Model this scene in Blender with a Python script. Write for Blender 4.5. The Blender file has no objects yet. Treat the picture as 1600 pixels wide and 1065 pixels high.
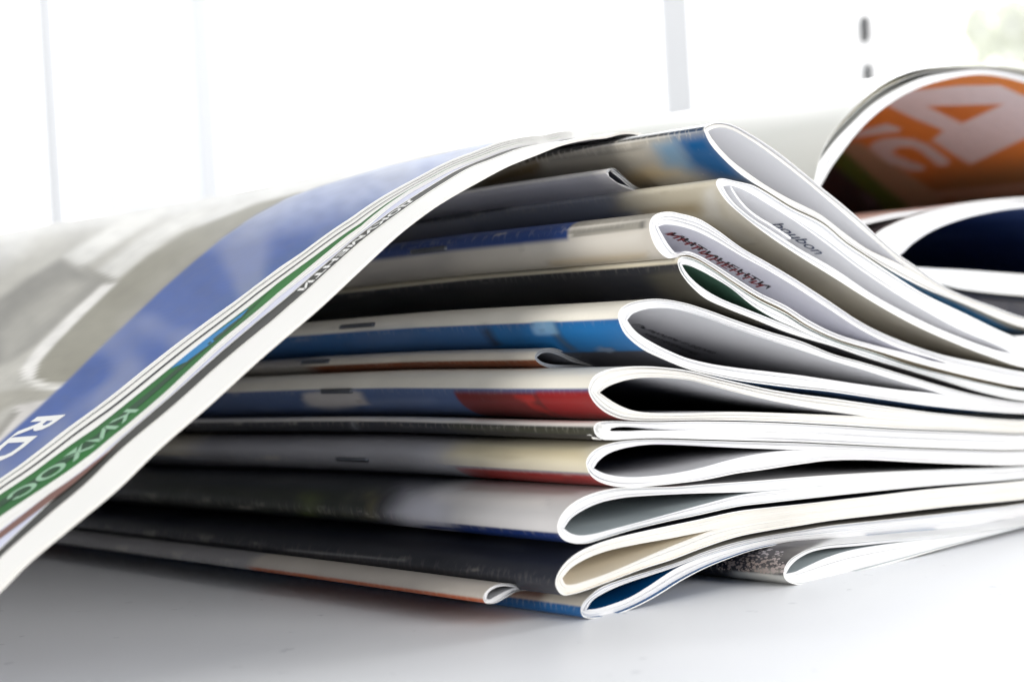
import bpy, bmesh, math, random
import numpy as np
from mathutils import Vector, Matrix
random.seed(7)
SC = bpy.context.scene
COL = SC.collection

# ---------------------------------------------------------------- camera
# World axes: +Y runs along the spines (away to the back left), +X runs along
# the cut heads of the magazines, Z is up, the table top is z = 0.
FPX, CX, CY = 2570.0, 800.0, 532.5
VPX, VPY, HOR = -1450.0, 632.0, -0.056          # where the spines converge, slope of the horizon
def _ray(px, py): return np.array([(px-CX)/FPX, -(py-CY)/FPX, 1.0])
def _n(v): return v/np.linalg.norm(v)
AY = _n(_ray(VPX, VPY))
AZ = _n(np.cross(_ray(VPX+1000, VPY+1000*HOR), _ray(VPX, VPY)))
if AZ[1] < 0: AZ = -AZ
AX = np.cross(AY, AZ)
if AX[0] < 0: AX = -AX
TOW = np.array([AX, AY, AZ])                      # camera frame (right, up, forward) -> world
Z0 = 0.20
CAM = -Z0*(TOW @ _ray(917, 966))
RW, UW, FW = TOW @ np.array([1, 0, 0]), TOW @ np.array([0, 1, 0]), TOW @ np.array([0, 0, 1])
M = Matrix(((RW[0], UW[0], -FW[0], CAM[0]), (RW[1], UW[1], -FW[1], CAM[1]), (RW[2], UW[2], -FW[2], CAM[2]), (0, 0, 0, 1)))
cd = bpy.data.cameras.new("camera"); cam = bpy.data.objects.new("camera", cd); COL.objects.link(cam)
cam.matrix_world = M
cd.sensor_width = 36.0; cd.lens = 36.0*FPX/1600.0
cd.clip_start = 0.005; cd.clip_end = 60
cd.dof.use_dof = True; cd.dof.focus_distance = 0.218; cd.dof.aperture_fstop = 57.8/2.5
cd.dof.aperture_blades = 8
SC.camera = cam

# ---------------------------------------------------------------- light
SC.view_settings.view_transform = 'Standard'; SC.view_settings.look = 'None'
SC.view_settings.exposure = 0.0; SC.view_settings.gamma = 1.0
SC.cycles.max_bounces = 8; SC.cycles.diffuse_bounces = 5; SC.cycles.use_denoising = True
w = bpy.data.worlds.new("World"); SC.world = w; w.use_nodes = True
w.node_tree.nodes["Background"].inputs[0].default_value = (0.93, 0.96, 1.0, 1)
w.node_tree.nodes["Background"].inputs[1].default_value = 0.47
HF = _n(np.array([FW[0], FW[1], 0])); HR = _n(np.array([RW[0], RW[1], 0])); UP = np.array([0, 0, 1.0])
def area(name, pos, target, size, energy, color):
    l = bpy.data.lights.new(name, 'AREA'); l.shape = 'RECTANGLE'; l.size, l.size_y = size
    l.energy = energy; l.color = color
    o = bpy.data.objects.new(name, l); COL.objects.link(o); o.location = pos
    o.rotation_euler = (Vector(target)-Vector(pos)).to_track_quat('-Z', 'Y').to_euler()
    return o
area("window_light_side", tuple(HR*1.15 - HF*0.7 + UP*0.42), (0.03, 0, 0.03), (0.8, 0.7), 14.5, (1.0, 0.985, 0.96))
area("window_light_back", tuple(HF*1.2 + HR*0.75 + UP*0.85), (0.03, 0.05, 0.03), (1.6, 0.9), 36.0, (0.96, 0.98, 1.0))
area("fill_light_left", tuple(-HR*1.1 - HF*0.75 + UP*0.22), (0.0, 0, 0.03), (0.5, 0.35), 12.0, (1.0, 0.97, 0.92))  # unseen fill lamp added to brighten the spines near their heads
area("fill_light_wall", tuple(HF*1.0 + UP*1.6), tuple(HF*2.2+UP*0.1), (1.5, 0.5), 15.0, (1, 1, 1))  # unseen lamp added to whiten the window frames

# ---------------------------------------------------------------- geometry helpers
def P(px, py, s=0.0):
    """the place on the upright plane y = s that the traced outline point falls on -> (x, z)"""
    v = TOW @ _ray(px, py); k = (s-CAM[1])/v[1]; p = CAM+k*v
    return (p[0], p[2])
def PL(pts, s=0.0): return np.array([P(a, b, s) for a, b in pts])
def ground(px, py, z=0.0):
    v = TOW @ _ray(px, py); k = (z-CAM[2])/v[2]; return CAM+k*v

def project(p):
    c = TOW.T @ (np.asarray(p, float)-CAM); return CX+FPX*c[0]/c[2], CY-FPX*c[1]/c[2]
def y_at_px(x, z, px):
    """how far along the spine line (x, z) the photo column px lies"""
    a, b = -0.01, 0.27
    for _ in range(40):
        m = (a+b)/2
        if project((x, m, z))[0] > px: a = m
        else: b = m
    return (a+b)/2
def spline(pts, n):
    """centripetal Catmull-Rom through pts, resampled to n points evenly by length"""
    p = np.asarray(pts, float); m = len(p)
    if m < 3:
        t = np.linspace(0, 1, n)[:, None]; return p[0]*(1-t)+p[-1]*t
    q = np.vstack([2*p[0]-p[1], p, 2*p[-1]-p[-2]])
    out = []
    for i in range(1, m):
        p0, p1, p2, p3 = q[i-1], q[i], q[i+1], q[i+2]
        d = [max(np.linalg.norm(b-a), 1e-9)**0.5 for a, b in ((p0, p1), (p1, p2), (p2, p3))]
        t0 = 0; t1 = d[0]; t2 = t1+d[1]; t3 = t2+d[2]
        for u in np.linspace(t1, t2, 14, endpoint=False):
            a1 = (t1-u)/(t1-t0)*p0+(u-t0)/(t1-t0)*p1; a2 = (t2-u)/(t2-t1)*p1+(u-t1)/(t2-t1)*p2
            a3 = (t3-u)/(t3-t2)*p2+(u-t2)/(t3-t2)*p3
            b1 = (t2-u)/(t2-t0)*a1+(u-t0)/(t2-t0)*a2; b2 = (t3-u)/(t3-t1)*a2+(u-t1)/(t3-t1)*a3
            out.append((t2-u)/(t2-t1)*b1+(u-t1)/(t2-t1)*b2)
    out.append(p[-1]); out = np.array(out)
    return resample(out, n)
def arclen(c): return np.concatenate([[0], np.cumsum(np.linalg.norm(np.diff(c, axis=0), axis=1))])
def resample(c, n, power=1.0):
    L = arclen(c); t = (np.linspace(0, 1, n)**power)*L[-1]
    return np.column_stack([np.interp(t, L, c[:, k]) for k in range(c.shape[1])])
XEND = 0.172
def extend(c):
    """carry an edge past the frame to the fore edge, settling gently"""
    x, z = c[-1]; s = (c[-1]-c[-4 if len(c) > 4 else 0]); add = []
    for X in np.linspace(x+0.012, XEND, 6):
        add.append((X, z*(0.90+0.10*math.exp(-(X-x)/0.03))))
    return np.vstack([c, add])
def cast(px, py, curve):
    """(t along the curve, y) where the sight line through a photo point meets the extruded curve"""
    v = TOW @ _ray(px, py); o = np.array([CAM[0], CAM[2]]); d = np.array([v[0], v[2]])
    L = arclen(curve); best = None
    for i in range(len(curve)-1):
        a, b = curve[i], curve[i+1]; e = b-a
        den = d[0]*e[1]-d[1]*e[0]
        if abs(den) < 1e-15: continue
        w_ = a-o
        k = (w_[0]*e[1]-w_[1]*e[0])/den; u = (w_[0]*d[1]-w_[1]*d[0])/den
        if k > 0 and -1e-6 <= u <= 1+1e-6:
            y = CAM[1]+k*v[1]
            if y > -0.03 and (best is None or k < best[0]): best = (k, L[i]+u*np.linalg.norm(e), y)
    return None if best is None else (best[1], best[2])
def warp(x, y, z):
    """very slight settling of the whole pile away from its head"""
    f = max(0.0, min(1.0, z/0.02))
    return (x+0.0004*math.sin(y*31+1.0)*f*min(1, max(0, y)/0.03), y, z+0.00035*math.sin(y*38+x*25)*f*min(1, max(0, y)/0.04))

def mesh_obj(name, verts, faces, uvs, mats, midx, parent=None, smooth=True):
    me = bpy.data.meshes.new(name); me.from_pydata([warp(*v) for v in verts], [], faces)
    for m in mats: me.materials.append(m)
    if uvs is not None:
        ul = me.uv_layers.new(name="UVMap")
        li = np.fromiter((vi for f in faces for vi in f), dtype=np.int32)
        ul.data.foreach_set("uv", np.asarray(uvs, dtype=np.float32)[li].ravel())
    if midx is not None: me.polygons.foreach_set("material_index", midx)
    me.polygons.foreach_set("use_smooth", [smooth]*len(faces))
    me.update()
    o = bpy.data.objects.new(name, me); COL.objects.link(o); o.parent = parent
    return o
def tag(o, label=None, cat=None, group=None, kind=None):
    if label: o["label"] = label
    if cat: o["category"] = cat
    if group: o["group"] = group
    if kind: o["kind"] = kind
    return o
def empty(name, loc=(0, 0, 0)):
    o = bpy.data.objects.new(name, None); COL.objects.link(o); o.location = loc; o.empty_display_size = 0.01
    return o

class Buf:
    def __init__(s): s.v = []; s.f = []; s.uv = []; s.m = []
    def grid(s, A, U, mi, flip=False):
        """A: rows x cols list of points, U the same for uv"""
        b = len(s.v); R_, C_ = len(A), len(A[0])
        for r in range(R_):
            for c in range(C_): s.v.append(A[r][c]); s.uv.append(U[r][c])
        for r in range(R_-1):
            for c in range(C_-1):
                q = (b+r*C_+c, b+r*C_+c+1, b+(r+1)*C_+c+1, b+(r+1)*C_+c)
                s.f.append(q[::-1] if flip else q); s.m.append(mi)
    def sheet(s, outer, inner, y0, y1, t0=0.0, vr=(0, 1), mi=(0, 1, 2), ny=26):
        """one bent sheet between two profiles (x, z); y0 may vary along the profile"""
        n = len(outer); y0 = np.broadcast_to(np.asarray(y0, float), (n,)); T = arclen(outer)-t0
        fr = [(k/(ny-1))**1.35 for k in range(ny)]
        for curve, mm, fl in ((outer, mi[0], True), (inner, mi[1], False)):
            A = [[(curve[i][0], y0[i]+(y1-y0[i])*f, curve[i][1]) for i in range(n)] for f in fr]
            U = [[(T[i], y0[i]+(y1-y0[i])*f) for i in range(n)] for f in fr]
            s.grid(A, U, mm, fl)
        for yy, fl in ((y0, False), (np.full(n, y1), True)):
            A = [[(outer[i][0], yy[i], outer[i][1]) for i in range(n)], [(inner[i][0], yy[i], inner[i][1]) for i in range(n)]]
            U = [[(T[i], vr[0]) for i in range(n)], [(T[i], vr[1]) for i in range(n)]]
            s.grid(A, U, mi[2], fl)
        for e in (0, n-1):
            A = [[(c[e][0], y0[e]+(y1-y0[e])*f, c[e][1]) for f in fr] for c in (outer, inner)]
            U = [[(f*0.28, v) for f in fr] for v in vr]
            s.grid(A, U, mi[2], e == 0)
    def build(s, name, mats, parent=None): return mesh_obj(name, s.v, s.f, s.uv, mats, s.m, parent)

# ---------------------------------------------------------------- materials
def srgb(r, g, b): return tuple(((c/255)/12.92 if c/255 <= 0.04045 else ((c/255+0.055)/1.055)**2.4) for c in (r, g, b))+(1,)
class NT:
    def __init__(s, name):
        s.m = bpy.data.materials.new(name); s.m.use_nodes = True; s.t = s.m.node_tree
        s.b = s.t.nodes["Principled BSDF"]
    def node(s, ty, **kw):
        n = s.t.nodes.new(ty)
        for k, v in kw.items(): setattr(n, k, v)
        return n
    def link(s, a, b): s.t.links.new(a, b)
    def val(s, sock, v):
        if hasattr(v, 'is_output') or isinstance(v, bpy.types.NodeSocket): s.link(v, sock)
        else: sock.default_value = v
    def math(s, op, a, b=0.0, c=None):
        n = s.node("ShaderNodeMath", operation=op); s.val(n.inputs[0], a); s.val(n.inputs[1], b)
        if c is not None: s.val(n.inputs[2], c)
        return n.outputs[0]
    def step(s, x, a, b):
        n = s.node("ShaderNodeMapRange", interpolation_type='SMOOTHSTEP')
        s.val(n.inputs[0], x)
        if a <= b: n.inputs[1].default_value, n.inputs[2].default_value = a, max(b, a+1e-6)
        else:
            n.inputs[1].default_value, n.inputs[2].default_value = b, a
            n.inputs[3].default_value, n.inputs[4].default_value = 1, 0
        return n.outputs[0]
    def mix(s, f, a, b):
        n = s.node("ShaderNodeMix", data_type='RGBA'); s.val(n.inputs[0], f); s.val(n.inputs[6], a); s.val(n.inputs[7], b)
        return n.outputs[2]
    def uv(s):
        n = s.node("ShaderNodeUVMap"); n.uv_map = "UVMap"; q = s.node("ShaderNodeSeparateXYZ"); s.link(n.outputs[0], q.inputs[0])
        return q.outputs[0], q.outputs[1], n.outputs[0]
    def noise(s, vec, scale, detail=3, sc=(1, 1, 1)):
        mp = s.node("ShaderNodeMapping"); mp.inputs[3].default_value = sc; s.link(vec, mp.inputs[0])
        n = s.node("ShaderNodeTexNoise"); n.inputs["Scale"].default_value = scale; n.inputs["Detail"].default_value = detail
        s.link(mp.outputs[0], n.inputs[0]); return n.outputs[0]
    def bump(s, h, strength, dist):
        n = s.node("ShaderNodeBump"); n.inputs["Strength"].default_value = strength; n.inputs["Distance"].default_value = dist
        s.link(h, n.inputs["Height"]); s.link(n.outputs[0], s.b.inputs["Normal"])
def flat(name, col, rough=0.5, metal=0.0, coat=0.0):
    n = NT(name); n.b.inputs["Base Color"].default_value = col; n.b.inputs["Roughness"].default_value = rough
    n.b.inputs["Metallic"].default_value = metal; n.b.inputs["Coat Weight"].default_value = coat
    return n.m
def edge_mat(name, tint, line=0.22, freq=9.0, dark=(150, 150, 155)):
    """cut paper edges: fine streaks that follow the sheets (v runs across the block)"""
    n = NT(name); u, v, vec = n.uv()
    cmb = n.node("ShaderNodeCombineXYZ"); n.link(n.math('MULTIPLY', u, 14.0), cmb.inputs[0]); n.link(n.math('MULTIPLY', v, freq), cmb.inputs[1])
    a = n.noise(cmb.outputs[0], 1.0, 5)
    cmb2 = n.node("ShaderNodeCombineXYZ"); n.link(n.math('MULTIPLY', u, 30.0), cmb2.inputs[0]); n.link(n.math('MULTIPLY', v, freq*4), cmb2.inputs[1])
    b = n.noise(cmb2.outputs[0], 1.0, 2)
    geo = n.node("ShaderNodeNewGeometry"); c = n.noise(geo.outputs[0], 90.0, 3)
    f = n.math('MULTIPLY', n.step(a, 0.53, 0.72), line)
    col = n.mix(f, tint, srgb(*dark))
    col = n.mix(n.math('MULTIPLY', n.step(b, 0.55, 0.8), line*0.8), col, srgb(196, 178, 160))
    col = n.mix(n.math('MULTIPLY', n.step(c, 0.35, 0.75), 0.12), col, srgb(216, 206, 190))
    n.link(col, n.b.inputs["Base Color"]); n.b.inputs["Roughness"].default_value = 0.8
    n.b.inputs["Specular IOR Level"].default_value = 0.2
    n.bump(n.math('ADD', a, b), 0.5, 0.00008)
    return n.m
def page_mat(name, col, col2=None, streak=0.12, rough=0.42, depth_shade=None):
    """inner page: coated paper with printed tone changes; margin = (white to, print from) behind the head"""
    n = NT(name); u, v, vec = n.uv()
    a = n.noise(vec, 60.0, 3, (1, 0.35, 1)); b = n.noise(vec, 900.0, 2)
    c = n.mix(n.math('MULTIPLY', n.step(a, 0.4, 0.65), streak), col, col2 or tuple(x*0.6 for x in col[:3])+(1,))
    if depth_shade: c = n.mix(n.step(n.math('ADD', v, n.math('MULTIPLY', a, 0.004)), depth_shade[0]+0.002, depth_shade[1]+0.002), srgb(236, 236, 238), c)
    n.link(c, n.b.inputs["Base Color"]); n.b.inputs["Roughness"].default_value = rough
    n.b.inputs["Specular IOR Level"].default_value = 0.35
    return n.m
def painted(name, rough=0.4):
    """print carried by the surface's own colour layer"""
    n = NT(name); at = n.node("ShaderNodeVertexColor"); at.layer_name = "print"; u, v, vec = n.uv()
    g = n.noise(vec, 420.0, 3); c = n.mix(n.math('MULTIPLY', n.step(g, 0.4, 0.7), 0.07), at.outputs[0], srgb(120, 118, 116))
    n.link(c, n.b.inputs["Base Color"]); n.b.inputs["Roughness"].default_value = rough; n.b.inputs["Coat Weight"].default_value = 0.05
    n.b.inputs["Coat Roughness"].default_value = 0.3
    return n.m
def poly_mask(px, py, poly, soft):
    """soft-edged mask of a traced outline (1 inside)"""
    p = np.array(poly, float); n_ = len(p); d = np.full(px.shape, 1e9); ins = np.zeros(px.shape, bool)
    for i in range(n_):
        a, b = p[i], p[(i+1) % n_]; e = b-a; l2 = max(e@e, 1e-9)
        k = np.clip(((px-a[0])*e[0]+(py-a[1])*e[1])/l2, 0, 1)
        d = np.minimum(d, np.hypot(px-a[0]-k*e[0], py-a[1]-k*e[1]))
        c = ((a[1] > py) != (b[1] > py)) & (px < (b[0]-a[0])*(py-a[1])/((b[1]-a[1]) or 1e-9)+a[0]); ins ^= c
    q = np.clip(0.5+np.where(ins, d, -d)/(2*soft), 0, 1); return q*q*(3-2*q)
def paint(o, base, shapes, fn=None):
    """shapes: (colour, outline traced in the photo, softness) laid over the base print of a surface"""
    me = o.data; co = np.empty(len(me.vertices)*3); me.vertices.foreach_get("co", co); co = co.reshape(-1, 3)
    c = (co-CAM) @ TOW; px = CX+FPX*c[:, 0]/c[:, 2]; py = CY-FPX*c[:, 1]/c[:, 2]
    col = np.tile(np.array(srgb(*base)), (len(co), 1))
    for rgb_, poly, soft in shapes:
        m = poly_mask(px, py, poly, soft)[:, None]; col = col*(1-m)+np.array(srgb(*rgb_))*m
    if fn: col = fn(col, px, py)
    at = me.color_attributes.new("print", 'FLOAT_COLOR', 'POINT'); at.data.foreach_set("color", col.ravel())
def cover_mat(name, upper, lower, split, patches=(), soft=0.0002, rough=0.34, wear=0.25, wearcol=(214, 208, 196)):
    """printed cover: u = millimetres round the fold (0 at the split), v = distance from the head.
    patches: (colour, v0, v1, u0, u1, softness in metres)"""
    n = NT(name); u, v, vec = n.uv()
    c = n.mix(n.step(u, split-soft, split+soft), lower, upper)
    for (pc, v0, v1, u0, u1, sf) in patches:
        f = n.step(v, v0-sf, v0+sf)
        f = n.math('MULTIPLY', f, n.step(v, v1+sf, v1-sf))
        sf2 = min(sf, 0.0005)
        f = n.math('MULTIPLY', f, n.step(u, u0-sf2, u0+sf2)); f = n.math('MULTIPLY', f, n.step(u, u1+sf2, u1-sf2))
        c = n.mix(f, c, pc)
    a = n.noise(vec, 320.0, 4, (1, 0.3, 1)); g = n.noise(vec, 1500.0, 3, (0.35, 1, 1)); lw = n.noise(vec, 45.0, 3)
    # scuffed ink along the fold
    at = n.node("ShaderNodeVertexColor"); at.layer_name = "print"; c = n.mix(at.outputs[1], c, at.outputs[0])
    near = n.step(n.math('ABSOLUTE', n.math('SUBTRACT', u, split)), 0.0013, 0.0)
    sc = n.math('MULTIPLY', n.math('MULTIPLY', n.step(a, 0.56, 0.66), near), wear*2.2)
    sc2 = n.math('MULTIPLY', n.math('ADD', n.step(g, 0.66, 0.74), n.math('MULTIPLY', n.math('MULTIPLY', n.step(g, 0.5, 0.62), near), 1.6)), wear*0.4)
    c = n.mix(sc, c, srgb(*wearcol)); c = n.mix(sc2, c, srgb(*wearcol))
    c = n.mix(n.math('MULTIPLY', n.step(lw, 0.35, 0.7), 0.18), c, srgb(95, 92, 92))
    n.link(c, n.b.inputs["Base Color"])
    n.link(n.math('MULTIPLY_ADD', a, 0.25, rough-0.1), n.b.inputs["Roughness"])
    n.b.inputs["Specular IOR Level"].default_value = 0.4
    n.b.inputs["Coat Weight"].default_value = 0.15; n.b.inputs["Coat Roughness"].default_value = 0.25
    n.bump(n.math('ADD', a, n.math('MULTIPLY', lw, 3.0)), 0.25, 0.00008)
    return n.m
EDGE = edge_mat("paper_edge_white", srgb(248, 248, 249), 0.17, 7.0)
EDGE_WARM = edge_mat("paper_edge_warm", srgb(249, 246, 239), 0.19, 7.0)
EDGE_COVER = flat("cover_edge", srgb(248, 247, 244), 0.7)
STEEL = flat("staple_steel", srgb(120, 124, 132), 0.28, 0.95)
INK = flat("ink_black", srgb(24, 24, 28), 0.4)
GREYINK = flat("ink_grey", srgb(66, 66, 76), 0.5)
INKRED = flat("ink_red", srgb(150, 40, 36), 0.4)
INKBLUE = flat("ink_blue", srgb(22, 48, 92), 0.4)
INKWHITE = flat("ink_white", srgb(240, 240, 238), 0.4)

# ---------------------------------------------------------------- prints laid on a curved surface
def at_ty(curve, t, y, off):
    """point on the extruded curve, lifted by off along its left-hand normal"""
    L = arclen(curve); x = np.interp(t, L, curve[:, 0]); z = np.interp(t, L, curve[:, 1])
    e = 2e-4; x1 = np.interp(t+e, L, curve[:, 0])-np.interp(t-e, L, curve[:, 0]); z1 = np.interp(t+e, L, curve[:, 1])-np.interp(t-e, L, curve[:, 1])
    l = math.hypot(x1, z1) or 1
    return (x-z1/l*off, y, z+x1/l*off)
def lay(bm, curve, off, name, mat, parent, step=0.0006):
    """bm holds flat faces in (t, y); cut it finely along t and bend it onto the curve"""
    ts = [v.co.x for v in bm.verts]
    if not ts: bm.free(); return None
    a, b = min(ts), max(ts); k = math.ceil(a/step)
    while k*step < b:
        bmesh.ops.bisect_plane(bm, geom=bm.verts[:]+bm.edges[:]+bm.faces[:], plane_co=(k*step, 0, 0), plane_no=(1, 0, 0)); k += 1
    ys = [v.co.y for v in bm.verts]; k = math.ceil(min(ys)/0.004)
    while k*0.004 < max(ys):
        bmesh.ops.bisect_plane(bm, geom=bm.verts[:]+bm.edges[:]+bm.faces[:], plane_co=(0, k*0.004, 0), plane_no=(0, 1, 0)); k += 1
    uvs = [(v.co.x, v.co.y) for v in bm.verts]
    bm.verts.index_update()
    vs = [at_ty(curve, v.co.x, v.co.y, off) for v in bm.verts]; fs = [tuple(v.index for v in f.verts) for f in bm.faces]
    bm.free()
    return mesh_obj(name, vs, fs, uvs, [mat], None, parent, smooth=False)
def decal(curve, polys, off, name, mat, parent, holes=None):
    """polygons traced as photo points, cast on the surface they are printed on"""
    bm = bmesh.new()
    for poly in polys:
        q = [cast(a, b, curve) for a, b in poly]
        if any(v is None for v in q): continue
        vv = [bm.verts.new((t, y, 0)) for t, y in q]
        f = bm.faces.new(vv)
    bmesh.ops.triangulate(bm, faces=bm.faces[:])
    return lay(bm, curve, off, name, mat, parent)
def text_bm(s, extrude=0.0, bold=0.0):
    cu = bpy.data.curves.new("t", 'FONT'); cu.body = s; cu.size = 1; cu.offset = bold; cu.resolution_u = 3
    o = bpy.data.objects.new("t", cu); COL.objects.link(o)
    bpy.context.view_layer.update()
    me = bpy.data.meshes.new_from_object(o.evaluated_get(bpy.context.evaluated_depsgraph_get()))
    bm = bmesh.new(); bm.from_mesh(me)
    bpy.data.objects.remove(o); bpy.data.curves.remove(cu); bpy.data.meshes.remove(me)
    return bm
def lettering(s, curve, start, end, top, off, name, mat, parent, bold=0.0, hy=None):
    """start/end: photo points of the baseline; top: photo point of the first letter's top"""
    a, b = cast(*start, curve), cast(*end, curve); c = (a[0], a[1]-hy) if hy and a else cast(*top, curve)
    if a is None or b is None or c is None: print("LETTERING MISS", s, a, b, c); return None
    bm = text_bm(s, bold=bold)
    xs = [v.co.x for v in bm.verts]; ys = [v.co.y for v in bm.verts]
    x0, x1, y0, y1 = min(xs), max(xs), 0.0, max(ys)
    for v in bm.verts:
        fx = (v.co.x-x0)/(x1-x0); fy = (v.co.y-y0)/(y1-y0)
        v.co = (a[0]+(b[0]-a[0])*fx+(c[0]-a[0])*fy, a[1]+(b[1]-a[1])*fx+(c[1]-a[1])*fy, 0)
    return lay(bm, curve, off, name, mat, parent)

def staple(curve, p0, p1, parent):
    a, b = cast(*p0, curve), cast(*p1, curve)
    if a is None or b is None: print("STAPLE MISS", p0); return
    t = (a[0]+b[0])/2; y0, y1 = sorted((a[1], b[1]))
    B = Buf(); r = 0.00032; pts = []
    path = [(-0.0004, y0), (0.00012, y0+0.0002), (0.00022, y0+0.0007), (0.00022, y1-0.0007), (0.00012, y1-0.0002), (-0.0004, y1)]
    A = []
    for off, y in path:
        row = []
        for k in range(9):
            an = k*math.pi/4; q = at_ty(curve, t+r*math.cos(an), y, -off*1.0-0.45*r*math.sin(an)) if False else at_ty(curve, t+r*math.cos(an), y, SIGN*(off+0.5*r*math.sin(an)))
            row.append(q)
        A.append(row)
    B.grid(A, [[(0, 0)]*9 for _ in path], 0)
    B.build("staple", [STEEL], parent)
SIGN = 1.0

# ---------------------------------------------------------------- folded magazines
NP = 110
def profile(top, bot, vup, vlo, s, ext=True, tip=None):
    """closed loop profile. top/bot: outer edges from the fold to the right; vup/vlo: the hollow
    from its tip to where it closes. returns outer, inner curves (lower end -> fold -> upper end)"""
    T, B = PL(top, s), PL(bot, s)
    if ext: T, B = extend(T), extend(B)
    U, V = PL(vup, s), PL(vlo, s)
    xc = max(U[-1][0], V[-1][0])
    # after the hollow closes both halves meet on a middle line
    Ts, Bs = spline(T, 240), spline(B, 240)
    xe = Ts[-1][0]
    f0 = None; mid = []
    def zat(c, x): return np.interp(x, c[:, 0], c[:, 1]) if c[-1][0] > c[0][0] else c[-1][1]
    cx, cz = (U[-1]+V[-1])/2
    zt, zb = np.interp(cx, *mono(Ts)), np.interp(cx, *mono(Bs))
    f0 = (cz-zb)/max(zt-zb, 1e-6); f0 = min(0.85, max(0.15, f0))
    for x in np.linspace(cx+0.004, xe, 12):
        zt, zb = np.interp(x, *mono(Ts)), np.interp(x, *mono(Bs)); f = f0+(0.5-f0)*min(1, (x-cx)/0.04)
        mid.append((x, zb+(zt-zb)*f))
    tipp = [P(*tip, s)] if tip else []
    mid = np.array(mid)
    up = np.vstack([U, mid]); lo = np.vstack([V, mid])
    up[:, 1] += 0.00001; lo[:, 1] -= 0.00001
    # fold apex shared by both outer halves
    whole = spline(np.vstack([B[::-1], T[1:]]), 2400)
    ia = int(np.argmin(np.linalg.norm(whole-T[0], axis=1)))
    To, Bo, Ui, Vi = whole[ia:], whole[:ia+1][::-1], spline(up, 900), spline(lo, 900)
    q = 1.7
    rs = lambda c: resample(c, NP, q)
    outer = np.vstack([rs(Bo)[::-1], rs(To)[1:]]); inner = np.vstack([rs(Vi)[::-1], rs(Ui)[1:]])
    # smooth join at the apex
    return outer, inner
def mono(c):
    """the part of a curve where x grows, for interpolation"""
    X = [c[0][0]]; Z = [c[0][1]]
    for x, z in c[1:]:
        if x > X[-1]: X.append(x); Z.append(z)
    return np.array(X), np.array(Z)
def apex_t(outer): return arclen(outer)[NP-1]

MAGS = {}
def bar(x0, y0, x1, y1, h):       # a print band following the spine from (x0, y0) to (x1, y1), h tall
    return [(x0, y0-h/2), (x1, y1-h/2), (x1, y1+h/2), (x0, y0+h/2)]
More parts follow.
